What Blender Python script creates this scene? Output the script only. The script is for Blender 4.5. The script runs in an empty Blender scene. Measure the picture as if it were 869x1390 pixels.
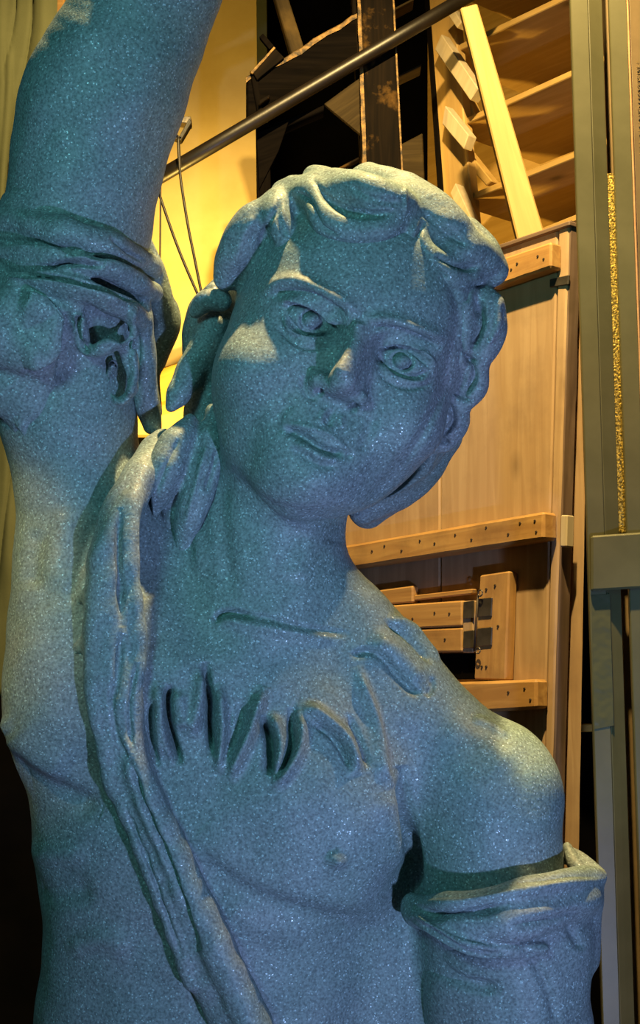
import bpy, bmesh, math, random
import numpy as np
from mathutils import Vector, Matrix

random.seed(7); np.random.seed(7)
SC = bpy.context.scene
COL = SC.collection

# ------------------------------------------------------------------ camera
W, H = 869, 1390
F = 1800.0                       # focal length in pixels
CX, CY = W / 2, H / 2
PITCH = math.radians(8.0)
CAM_Z = 1.6
cam_d = bpy.data.cameras.new('camera'); cam = bpy.data.objects.new('camera', cam_d); COL.objects.link(cam)
cam.location = (0, 0, CAM_Z); cam.rotation_euler = (math.pi / 2 + PITCH, 0, 0)
cam_d.sensor_fit = 'VERTICAL'; cam_d.sensor_height = 36.0; cam_d.lens = F / H * 36.0
cam_d.clip_start = 0.05; cam_d.clip_end = 60
SC.camera = cam
RC = np.array(Matrix.Rotation(math.pi / 2 + PITCH, 3, 'X'))
C0 = np.array([0, 0, CAM_Z])

# ------------------------------------------------------------------ world, lights, exposure
SC.view_settings.view_transform = 'Standard'; SC.view_settings.look = 'None'
SC.view_settings.gamma = 1.0; SC.view_settings.use_curve_mapping = False
SC.view_settings.exposure = 0.0
wd = bpy.data.worlds.new('world'); SC.world = wd; wd.use_nodes = True
bg = wd.node_tree.nodes['Background']; bg.inputs[0].default_value = (0.25, 0.42, 0.45, 1); bg.inputs[1].default_value = 0.055


def aim(o, target):
    d = Vector(target) - o.location
    o.rotation_euler = d.to_track_quat('-Z', 'Y').to_euler()


def area(name, loc, target, size, power, color, spread=180):
    l = bpy.data.lights.new(name, 'AREA'); l.shape = 'DISK'; l.size = size; l.energy = power; l.color = color
    l.spread = math.radians(spread)
    o = bpy.data.objects.new(name, l); COL.objects.link(o); o.location = loc; aim(o, target); return o


def spot(name, loc, target, angle, power, color, radius=0.03, blend=0.4):
    l = bpy.data.lights.new(name, 'SPOT'); l.spot_size = math.radians(angle); l.spot_blend = blend
    l.energy = power; l.color = color; l.shadow_soft_size = radius
    o = bpy.data.objects.new(name, l); COL.objects.link(o); o.location = loc; aim(o, target); return o


spot('warm_overhead_lamp', (0.18, 1.33, 3.70), (0.04, 1.6, 1.7), 150, 440, (1.0, 0.70, 0.27), 0.03, 0.3)
spot('warm_side_lamp', (-0.95, 0.75, 2.55), (-0.37, 1.56, 1.72), 14, 60, (1.0, 0.70, 0.27), 0.02, 0.9)
spot('warm_right_lamp', (0.95, 1.50, 2.95), (0.15, 1.6, 1.64), 14, 75, (1.0, 0.70, 0.27), 0.02, 0.6)
area('blue_stage_light', (0.64, 0.30, 0.86), (0.0, 1.5, 1.75), 0.07, 6.9, (0.38, 0.545, 1.0), 110)
area('teal_side_light', (-0.62, 0.2, 2.25), (0.0, 1.5, 1.85), 0.35, 3.2, (0.26, 0.86, 0.86), 120)
spot('yellow_wall_lamp', (-0.20, 3.05, 1.95), (-0.42, 3.7, 2.95), 150, 105, (1.0, 0.62, 0.13), 0.05)
spot('rack_lamp', (0.25, 1.75, 3.6), (0.55, 2.8, 2.3), 100, 38, (1.0, 0.70, 0.27), 0.04)


# ------------------------------------------------------------------ pixel -> world
def wpt(px, py, D):
    """point seen at pixel (px,py), at depth D metres along the view axis"""
    return Vector(C0 + RC @ np.array([(px - CX) / F * D, -(py - CY) / F * D, -D]))


U = 1.0 / 1175.0                 # statue unit (1 px at 1800 units) in metres


def S(px, py, z=0.0):
    k = (F - z) / F
    return np.array([(px - CX) * k, -(py - CY) * k, z], float)


def to_world(P):
    L = np.stack([P[:, 0], P[:, 1], P[:, 2] - F], 1) * U
    return L @ RC.T + C0


def to_px(P):
    k = F / (F - P[:, 2])
    return np.stack([P[:, 0] * k + CX, -P[:, 1] * k + CY], 1)


# ------------------------------------------------------------------ materials
def nodes_of(name):
    m = bpy.data.materials.new(name); m.use_nodes = True
    nt = m.node_tree; b = nt.nodes['Principled BSDF']
    return m, nt, b


def N(nt, t, **kw):
    n = nt.nodes.new(t)
    for k, v in kw.items():
        if k.startswith('i_'):
            n.inputs[k[2:].replace('_', ' ')].default_value = v
        else:
            setattr(n, k, v)
    return n


def ramp(nt, src, stops):
    r = nt.nodes.new('ShaderNodeValToRGB')
    while len(r.color_ramp.elements) < len(stops): r.color_ramp.elements.new(0.5)
    for e, (p, c) in zip(r.color_ramp.elements, stops):
        e.position = p; e.color = (c[0], c[1], c[2], 1)
    nt.links.new(src, r.inputs[0]); return r.outputs[0]


def mixc(nt, fac, a, b, mode='MIX'):
    m = nt.nodes.new('ShaderNodeMix'); m.data_type = 'RGBA'; m.blend_type = mode
    for s, v in ((0, fac), (6, a), (7, b)):
        if hasattr(v, 'is_linked') or isinstance(v, bpy.types.NodeSocket): nt.links.new(v, m.inputs[s])
        elif s == 0: m.inputs[0].default_value = v
        else: m.inputs[s].default_value = (v[0], v[1], v[2], 1)
    return m.outputs[2]


def stone_mat(name='glittering_blue_grey_plaster'):
    m, nt, b = nodes_of(name); L = nt.links.new
    tc = N(nt, 'ShaderNodeTexCoord')
    big = N(nt, 'ShaderNodeTexNoise', i_Scale=5.0, i_Detail=4.0); L(tc.outputs['Object'], big.inputs['Vector'])
    c1 = ramp(nt, big.outputs[0], [(0.30, (0.17, 0.25, 0.235)), (0.50, (0.205, 0.262, 0.275)), (0.70, (0.255, 0.275, 0.30))])
    fine = N(nt, 'ShaderNodeTexNoise', i_Scale=330.0, i_Detail=3.0); L(tc.outputs['Object'], fine.inputs['Vector'])
    f1 = ramp(nt, fine.outputs[0], [(0.32, (0.55, 0.55, 0.55)), (0.55, (1, 1, 1)), (0.75, (1.35, 1.35, 1.35))])
    c2 = mixc(nt, 1.0, c1, f1, 'MULTIPLY')
    vo = N(nt, 'ShaderNodeTexVoronoi', i_Scale=620.0); L(tc.outputs['Object'], vo.inputs['Vector'])
    sep = N(nt, 'ShaderNodeSeparateColor'); L(vo.outputs['Color'], sep.inputs[0])
    fl = ramp(nt, sep.outputs[0], [(0.945, (0, 0, 0)), (0.97, (1, 1, 1))])
    c3 = mixc(nt, fl, c2, (0.42, 0.55, 0.58))
    L(c3, b.inputs['Base Color'])
    rr = N(nt, 'ShaderNodeMapRange'); L(fl, rr.inputs[0]); rr.inputs[3].default_value = 0.55; rr.inputs[4].default_value = 0.22
    L(rr.outputs[0], b.inputs['Roughness'])
    b.inputs['Specular IOR Level'].default_value = 0.45
    mid = N(nt, 'ShaderNodeTexNoise', i_Scale=60.0, i_Detail=5.0); L(tc.outputs['Object'], mid.inputs['Vector'])
    bp = N(nt, 'ShaderNodeBump', i_Strength=0.22, i_Distance=0.003); L(mid.outputs[0], bp.inputs['Height'])
    bp2 = N(nt, 'ShaderNodeBump', i_Strength=0.35, i_Distance=0.0012); L(fine.outputs[0], bp2.inputs['Height']); L(bp.outputs[0], bp2.inputs['Normal'])
    bp3 = N(nt, 'ShaderNodeBump', i_Strength=0.30, i_Distance=0.0012); L(sep.outputs[1], bp3.inputs['Height']); L(bp2.outputs[0], bp3.inputs['Normal'])
    L(bp3.outputs[0], b.inputs['Normal'])
    return m


def wood_mat(name, dark, light, rough=0.6, spec=0.3, scale=1.0, knots=True, dirt=(0.10, 0.07, 0.04), dirt_amt=0.5, dlo=0.5):
    m, nt, b = nodes_of(name); L = nt.links.new
    tc = N(nt, 'ShaderNodeTexCoord'); oi = N(nt, 'ShaderNodeObjectInfo')
    add = N(nt, 'ShaderNodeVectorMath', operation='MULTIPLY_ADD'); L(oi.outputs['Random'], add.inputs[0])
    add.inputs[1].default_value = (13.1, 7.7, 5.3); L(tc.outputs['Object'], add.inputs[2])
    mp = N(nt, 'ShaderNodeMapping'); mp.inputs['Scale'].default_value = (1.6 * scale, 22 * scale, 22 * scale); L(add.outputs[0], mp.inputs[0])
    n1 = N(nt, 'ShaderNodeTexNoise', i_Scale=2.2, i_Detail=7.0, i_Distortion=1.2); L(mp.outputs[0], n1.inputs['Vector'])
    c = ramp(nt, n1.outputs[0], [(0.30, dark), (0.52, [(p + q) / 2 for p, q in zip(dark, light)]), (0.70, light)])
    if knots:
        mp2 = N(nt, 'ShaderNodeMapping'); mp2.inputs['Scale'].default_value = (5.0, 9.0, 9.0); L(add.outputs[0], mp2.inputs[0])
        vo = N(nt, 'ShaderNodeTexVoronoi', i_Scale=1.0); L(mp2.outputs[0], vo.inputs['Vector'])
        kf = ramp(nt, vo.outputs['Distance'], [(0.05, (0.85, 0.85, 0.85)), (0.13, (0.25, 0.25, 0.25)), (0.2, (0, 0, 0))])
        c = mixc(nt, kf, c, [x * 0.35 for x in dark])
    n2 = N(nt, 'ShaderNodeTexNoise', i_Scale=6.0, i_Detail=6.0, i_Roughness=0.65); L(add.outputs[0], n2.inputs['Vector'])
    df = ramp(nt, n2.outputs[0], [(dlo, (0, 0, 0)), (dlo + .22, (dirt_amt,) * 3)])
    c = mixc(nt, df, c, dirt)
    L(c, b.inputs['Base Color']); b.inputs['Roughness'].default_value = rough; b.inputs['Specular IOR Level'].default_value = spec
    bp = N(nt, 'ShaderNodeBump', i_Strength=0.25, i_Distance=0.002); L(n1.outputs[0], bp.inputs['Height']); L(bp.outputs[0], b.inputs['Normal'])
    return m


def noise_mat(name, a, c, scale=8, rough=0.6, metal=0.0, lo=0.35, hi=0.65, bump=0.15, bscale=None, bdist=0.003, stretch=(1, 1, 1)):
    m, nt, b = nodes_of(name); L = nt.links.new
    tc = N(nt, 'ShaderNodeTexCoord')
    mp = N(nt, 'ShaderNodeMapping'); mp.inputs['Scale'].default_value = stretch; L(tc.outputs['Object'], mp.inputs[0])
    n = N(nt, 'ShaderNodeTexNoise', i_Scale=scale, i_Detail=6.0, i_Roughness=0.6); L(mp.outputs[0], n.inputs['Vector'])
    L(ramp(nt, n.outputs[0], [(lo, a), (hi, c)]), b.inputs['Base Color'])
    b.inputs['Roughness'].default_value = rough; b.inputs['Metallic'].default_value = metal
    n2 = N(nt, 'ShaderNodeTexNoise', i_Scale=bscale or scale * 6, i_Detail=4.0); L(mp.outputs[0], n2.inputs['Vector'])
    bp = N(nt, 'ShaderNodeBump', i_Strength=bump, i_Distance=bdist); L(n2.outputs[0], bp.inputs['Height']); L(bp.outputs[0], b.inputs['Normal'])
    return m


M_STONE = stone_mat()
M_DOOR = wood_mat('worn_pine_planks', (0.38, 0.25, 0.14), (0.48, 0.335, 0.20), dirt=(0.25, 0.165, 0.105), dirt_amt=0.5)
M_BATTEN = wood_mat('worn_pine_batten', (0.36, 0.19, 0.065), (0.52, 0.31, 0.11), dirt=(0.15, 0.085, 0.04), dirt_amt=0.55)
M_EDGE = wood_mat('grimy_board_edge', (0.10, 0.065, 0.05), (0.22, 0.15, 0.11), knots=False, dirt_amt=0.7)
M_PINE = wood_mat('fresh_pine', (0.40, 0.25, 0.085), (0.48, 0.32, 0.12), dirt_amt=0.12, dirt=(0.4, 0.25, 0.08))
M_SHELF = wood_mat('pine_shelf_board', (0.34, 0.21, 0.06), (0.43, 0.28, 0.095), dirt_amt=0.25, dirt=(0.25, 0.14, 0.04))
M_PALE = wood_mat('pale_planed_wood', (0.42, 0.34, 0.22), (0.52, 0.44, 0.31), dirt_amt=0.1, dirt=(0.4, 0.3, 0.2), knots=False)
M_BLACK = wood_mat('black_painted_timber', (0.003, 0.0026, 0.0026), (0.007, 0.0055, 0.0045), rough=0.9, spec=0.0, knots=False, dirt_amt=0.0)
M_WORN = wood_mat('scuffed_black_timber', (0.004, 0.0034, 0.003), (0.012, 0.008, 0.005), rough=0.7, spec=0.02, knots=False, dirt=(0.30, 0.16, 0.04), dirt_amt=0.8, dlo=.57)
M_BROWN = wood_mat('dark_stained_wood', (0.022, 0.015, 0.007), (0.055, 0.038, 0.016), rough=0.7, spec=0.05, knots=False, dirt=(0.16, 0.10, 0.03), dirt_amt=0.5, dlo=.55)
M_BARE_LIT = noise_mat('bare_wood_and_lit_edge', (0.02, 0.012, 0.005), (0.34, 0.19, 0.05), 45, 0.7, lo=0.38, hi=0.62)  # worn bare wood, its light tone also painting lit edges
M_VOID = noise_mat('matt_black_cloth', (0.003, 0.003, 0.0035), (0.005, 0.0045, 0.005), 6, 1.0)
for _n in M_VOID.node_tree.nodes:
    if _n.type == 'BSDF_PRINCIPLED': _n.inputs['Specular IOR Level'].default_value = 0.0
M_WALL = noise_mat('yellowed_plaster_board', (0.66, 0.47, 0.14), (0.76, 0.57, 0.20), 5, 0.8, bump=0.08, stretch=(1, 1, 0.5))
M_GREEN = noise_mat('olive_green_paint', (0.080, 0.076, 0.034), (0.11, 0.103, 0.05), 7, 0.42, bump=0.1, bscale=40, bdist=0.002)
M_GREEN2 = noise_mat('brownish_worn_paint_and_shade', (0.17, 0.12, 0.06), (0.24, 0.17, 0.085), 8, 0.45, bump=0.1)
M_SALMON = noise_mat('pinkish_primer_edge', (0.42, 0.22, 0.10), (0.55, 0.32, 0.16), 20, 0.5)
M_GOLD = noise_mat('sparkling_gold_grit', (0.10, 0.07, 0.01), (0.75, 0.52, 0.10), 260, 0.35, metal=0.5, lo=0.42, hi=0.62, bump=0.6, bscale=300)
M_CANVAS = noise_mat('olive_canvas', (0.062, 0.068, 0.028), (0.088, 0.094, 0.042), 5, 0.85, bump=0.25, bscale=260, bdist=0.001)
M_PIPE = noise_mat('dark_brown_steel', (0.006, 0.0042, 0.0028), (0.012, 0.008, 0.005), 14, 0.42, bump=0.1)
M_CABLE = noise_mat('black_rubber', (0.012, 0.01, 0.008), (0.025, 0.02, 0.014), 30, 0.5)
M_STEEL = noise_mat('dull_grey_steel', (0.09, 0.08, 0.07), (0.18, 0.16, 0.14), 18, 0.4, metal=0.7)
M_NAIL = noise_mat('rusty_nail', (0.02, 0.015, 0.01), (0.05, 0.03, 0.02), 30, 0.6)
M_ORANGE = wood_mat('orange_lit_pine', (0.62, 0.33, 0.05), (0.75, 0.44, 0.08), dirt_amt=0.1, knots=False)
M_FLOOR = noise_mat('dark_concrete', (0.03, 0.028, 0.026), (0.06, 0.055, 0.05), 3, 0.8)
M_TAPE, _nt, _b = nodes_of('clear_wrinkled_tape')
_b.inputs['Base Color'].default_value = (0.085, 0.088, 0.05, 1); _b.inputs['Roughness'].default_value = 0.2
_tc = N(_nt, 'ShaderNodeTexCoord'); _n = N(_nt, 'ShaderNodeTexNoise', i_Scale=28.0, i_Detail=2.0); _nt.links.new(_tc.outputs['Object'], _n.inputs['Vector'])
_bp = N(_nt, 'ShaderNodeBump', i_Strength=0.9, i_Distance=0.004); _nt.links.new(_n.outputs[0], _bp.inputs['Height']); _nt.links.new(_bp.outputs[0], _b.inputs['Normal'])


# ------------------------------------------------------------------ object helpers
def tag(o, label=None, cat=None, group=None, kind=None):
    if label: o['label'] = label
    if cat: o['category'] = cat
    if group: o['group'] = group
    if kind: o['kind'] = kind
    return o


def empty(name, loc, label, cat, group=None):
    o = bpy.data.objects.new(name, None); o.empty_display_size = 0.05; COL.objects.link(o); o.location = loc
    return tag(o, label, cat, group)


def link(name, me, mat, parent=None, mw=None):
    o = bpy.data.objects.new(name, me); COL.objects.link(o)
    if mat and not me.materials: me.materials.append(mat)
    if mw is not None: o.matrix_world = mw
    if parent is not None:
        bpy.context.view_layer.update()
        o.parent = parent; o.matrix_parent_inverse = Matrix.Identity(4)
        o.matrix_basis = Matrix.Translation(-Vector(parent.location)) @ (mw if mw is not None else Matrix.Identity(4))
    return o


def slab(name, quad, thick, mat, parent=None, bevel=0.002, long=0, rough=0.0, cuts=0):
    """box whose front face is the quad (world points, going round) and whose body goes back by `thick`"""
    q = [Vector(p) for p in quad]
    c = sum(q, Vector()) / 4
    n = (q[1] - q[0]).cross(q[3] - q[0]).normalized()
    if n.dot(c - Vector(C0)) > 0: n = -n
    x = ((q[1] - q[0]) if long == 0 else (q[3] - q[0])).normalized(); y = n.cross(x).normalized()
    R = Matrix((x, y, n)).transposed()
    mw = Matrix.Translation(c) @ R.to_4x4(); inv = mw.inverted()
    loc = [inv @ p for p in q]
    bm = bmesh.new()
    f = [bm.verts.new(p) for p in loc]; k = [bm.verts.new(p - Vector((0, 0, thick))) for p in loc]
    bm.faces.new(f); bm.faces.new(k[::-1])
    for i in range(4):
        j = (i + 1) % 4; bm.faces.new([f[j], f[i], k[i], k[j]])
    bmesh.ops.recalc_face_normals(bm, faces=bm.faces)
    if cuts:
        le = [e for e in bm.edges if abs((e.verts[0].co - e.verts[1].co).normalized().x) > 0.8]
        bmesh.ops.subdivide_edges(bm, edges=le, cuts=cuts, use_grid_fill=True)
    if bevel:
        es = [e for e in bm.edges if len(e.link_faces) == 2 and e.calc_face_angle() > 0.5]
        bmesh.ops.bevel(bm, geom=es, offset=min(bevel, thick * .4), segments=1, affect='EDGES')
    if rough:
        for v in bm.verts:
            v.co += Vector((0, random.uniform(-1, 1), random.uniform(-1, 1) * .5)) * rough
    me = bpy.data.meshes.new(name); bm.to_mesh(me); bm.free()
    return link(name, me, mat, parent, mw)


def tube_mesh(pts, r, seg=12, cap=True):
    pts = [Vector(p) for p in pts]; rs = r if isinstance(r, (list, tuple)) else [r] * len(pts)
    bm = bmesh.new(); rings = []
    up = Vector((0.31, 0.2, 0.93))
    for i, p in enumerate(pts):
        t = (pts[min(i + 1, len(pts) - 1)] - pts[max(i - 1, 0)]).normalized()
        a = t.cross(up).normalized(); b2 = t.cross(a).normalized()
        rings.append([bm.verts.new(p + (a * math.cos(2 * math.pi * k / seg) + b2 * math.sin(2 * math.pi * k / seg)) * rs[i]) for k in range(seg)])
    for r0, r1 in zip(rings, rings[1:]):
        for k in range(seg):
            f = bm.faces.new([r0[k], r0[(k + 1) % seg], r1[(k + 1) % seg], r1[k]]); f.smooth = True
    if cap:
        bm.faces.new(rings[0][::-1]); bm.faces.new(rings[-1])
    bmesh.ops.recalc_face_normals(bm, faces=bm.faces)
    me = bpy.data.meshes.new('tube'); bm.to_mesh(me); bm.free(); return me


def catmull(P, n=8):
    P = np.asarray(P, float)
    if len(P) < 3:
        t = np.linspace(0, 1, n + 1)[:, None]; return P[0] * (1 - t) + P[-1] * t
    Q = np.vstack([2 * P[0] - P[1], P, 2 * P[-1] - P[-2]]); out = []
    for i in range(1, len(Q) - 2):
        p0, p1, p2, p3 = Q[i - 1:i + 3]
        for t in np.linspace(0, 1, n, endpoint=False):
            out.append(0.5 * (2 * p1 + (p2 - p0) * t + (2 * p0 - 5 * p1 + 4 * p2 - p3) * t * t + (3 * p1 - p0 - 3 * p2 + p3) * t ** 3))
    out.append(P[-1]); return np.array(out)


# ------------------------------------------------------------------ SDF sculpting
class Field:
    def __init__(s, lo, hi, h):
        s.lo = np.array(lo, float); s.h = h
        s.n = np.ceil((np.array(hi) - s.lo) / h).astype(int) + 1
        s.d = np.full(s.n, 60.0, np.float32)

    def box(s, lo, hi, m):
        a = np.clip(np.floor((np.array(lo) - m - s.lo) / s.h).astype(int), 0, s.n - 1)
        b = np.clip(np.ceil((np.array(hi) + m - s.lo) / s.h).astype(int) + 1, 1, s.n)
        if np.any(b <= a): return None
        g = [(s.lo[i] + s.h * np.arange(a[i], b[i])).astype(np.float32) for i in range(3)]
        X, Y, Z = np.meshgrid(*g, indexing='ij', sparse=True)
        return (slice(a[0], b[0]), slice(a[1], b[1]), slice(a[2], b[2])), X, Y, Z

    def put(s, sl, d, k, op):
        a = s.d[sl]
        if op == 'sub':
            d = -d
            if k > 0:
                h = np.maximum(k - np.abs(a - d), 0) / k; s.d[sl] = np.maximum(a, d) + h * h * k * .25
            else: s.d[sl] = np.maximum(a, d)
        else:
            if k > 0:
                h = np.maximum(k - np.abs(a - d), 0) / k; s.d[sl] = np.minimum(a, d) - h * h * k * .25
            else: s.d[sl] = np.minimum(a, d)

    def ell(s, c, r, k=20, op='add', R=None):
        c = np.asarray(c, float); r = np.asarray(r, float); e = np.full(3, r.max()) if R is not None else r
        bx = s.box(c - e, c + e, k + 3 * s.h)
        if bx is None: return
        sl, X, Y, Z = bx
        x, y, z = X - c[0], Y - c[1], Z - c[2]
        if R is not None:      # columns of R = ellipsoid axes
            x, y, z = (R[0, i] * x + R[1, i] * y + R[2, i] * z for i in range(3))
        k0 = np.sqrt((x / r[0]) ** 2 + (y / r[1]) ** 2 + (z / r[2]) ** 2)
        k1 = np.sqrt((x / r[0] ** 2) ** 2 + (y / r[1] ** 2) ** 2 + (z / r[2] ** 2) ** 2) + 1e-9
        s.put(sl, (k0 * (k0 - 1) / k1).astype(np.float32), k, op)

    def tube(s, P, rad, k=12, op='add', n=6, zs=1.0):
        P = np.asarray(P, float); rad = np.broadcast_to(np.asarray(rad, float), (len(P),))
        C = catmull(np.hstack([P, rad[:, None]]), n)
        rm = C[:, 3].max()
        bx = s.box(C[:, :3].min(0) - rm, C[:, :3].max(0) + rm, k + 3 * s.h)
        if bx is None: return
        sl, X, Y, Z = bx
        D = np.full(np.broadcast_shapes(X.shape, Y.shape, Z.shape), 1e3, np.float32)
        for i in range(len(C) - 1):
            a, b = C[i, :3], C[i + 1, :3]; ra, rb = C[i, 3], C[i + 1, 3]
            m = max(ra, rb) + k + 3 * s.h
            lo, hi = np.minimum(a, b) - m, np.maximum(a, b) + m
            ix = [np.searchsorted(g.ravel(), [lo[j], hi[j]]) for j, g in enumerate((X, Y, Z))]
            sub = tuple(slice(q[0], max(q[0], q[1])) for q in ix)
            x = X[sub[0], :, :] - a[0]; y = Y[:, sub[1], :] - a[1]; z = (Z[:, :, sub[2]] - a[2]) * zs
            v = b - a; v = v * np.array([1, 1, zs]); L2 = v @ v + 1e-9
            t = np.clip((x * v[0] + y * v[1] + z * v[2]) / L2, 0, 1)
            dd = np.sqrt((x - t * v[0]) ** 2 + (y - t * v[1]) ** 2 + (z - t * v[2]) ** 2) - (ra + (rb - ra) * t)
            D[sub] = np.minimum(D[sub], dd)
        s.put(sl, D, k, op)

    def cut(s, axis, val, keep_above=True):
        g = (s.lo[axis] + s.h * np.arange(s.n[axis])).astype(np.float32)
        d = (val - g) if keep_above else (g - val)
        sh = [1, 1, 1]; sh[axis] = -1
        s.d = np.maximum(s.d, d.reshape(sh))

    def mesh(s):
        d = s.d.copy()
        for ax in range(3):
            sl = [slice(None)] * 3; sl[ax] = 0; d[tuple(sl)] = np.maximum(d[tuple(sl)], 1); sl[ax] = -1; d[tuple(sl)] = np.maximum(d[tuple(sl)], 1)
        sg = d < 0; nx, ny, nz = d.shape
        corners = [(i, j, k) for i in (0, 1) for j in (0, 1) for k in (0, 1)]
        cs = [sg[i:nx - 1 + i, j:ny - 1 + j, k:nz - 1 + k] for i, j, k in corners]
        cnt = np.zeros(cs[0].shape, np.int8)
        for c in cs: cnt += c
        act = (cnt > 0) & (cnt < 8)
        I = np.argwhere(act); vid = np.full(act.shape, -1, np.int32); vid[act] = np.arange(len(I))
        V = np.stack([d[I[:, 0] + i, I[:, 1] + j, I[:, 2] + k] for i, j, k in corners], 1)
        acc = np.zeros((len(I), 3)); w = np.zeros(len(I))
        for a in range(8):
            for b in range(a + 1, 8):
                if sum(p != q for p, q in zip(corners[a], corners[b])) != 1: continue
                va, vb = V[:, a], V[:, b]; m = (va < 0) != (vb < 0)
                t = np.where(m, va / np.where(m, va - vb, 1), 0)
                pa, pb = np.array(corners[a], float), np.array(corners[b], float)
                acc += np.where(m[:, None], pa + (pb - pa) * t[:, None], 0); w += m
        P = s.lo + (I + acc / w[:, None]) * s.h
        Q = []
        for ax in range(3):
            a0 = [slice(None)] * 3; a1 = [slice(None)] * 3; a0[ax] = slice(0, -1); a1[ax] = slice(1, None)
            A, B = sg[tuple(a0)], sg[tuple(a1)]
            E = np.argwhere(A != B); u, v = (ax + 1) % 3, (ax + 2) % 3
            E = E[(E[:, u] > 0) & (E[:, v] > 0) & (E[:, u] < d.shape[u] - 1) & (E[:, v] < d.shape[v] - 1)]
            ids = []
            for du, dv in ((-1, -1), (0, -1), (0, 0), (-1, 0)):
                q = E.copy(); q[:, u] += du; q[:, v] += dv; ids.append(vid[q[:, 0], q[:, 1], q[:, 2]])
            q = np.stack(ids, 1); fl = ~A[E[:, 0], E[:, 1], E[:, 2]]
            q[fl] = q[fl][:, ::-1]; Q.append(q)
        return P, np.vstack(Q)


def mesh_from(P, Q, name):
    me = bpy.data.meshes.new(name)
    me.vertices.add(len(P)); me.vertices.foreach_set('co', np.ascontiguousarray(P, np.float32).ravel())
    me.loops.add(Q.size); me.loops.foreach_set('vertex_index', Q.astype(np.int32).ravel())
    me.polygons.add(len(Q)); me.polygons.foreach_set('loop_start', np.arange(0, Q.size, 4, dtype=np.int32))
    me.update(calc_edges=True); me.validate(); return me


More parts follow.
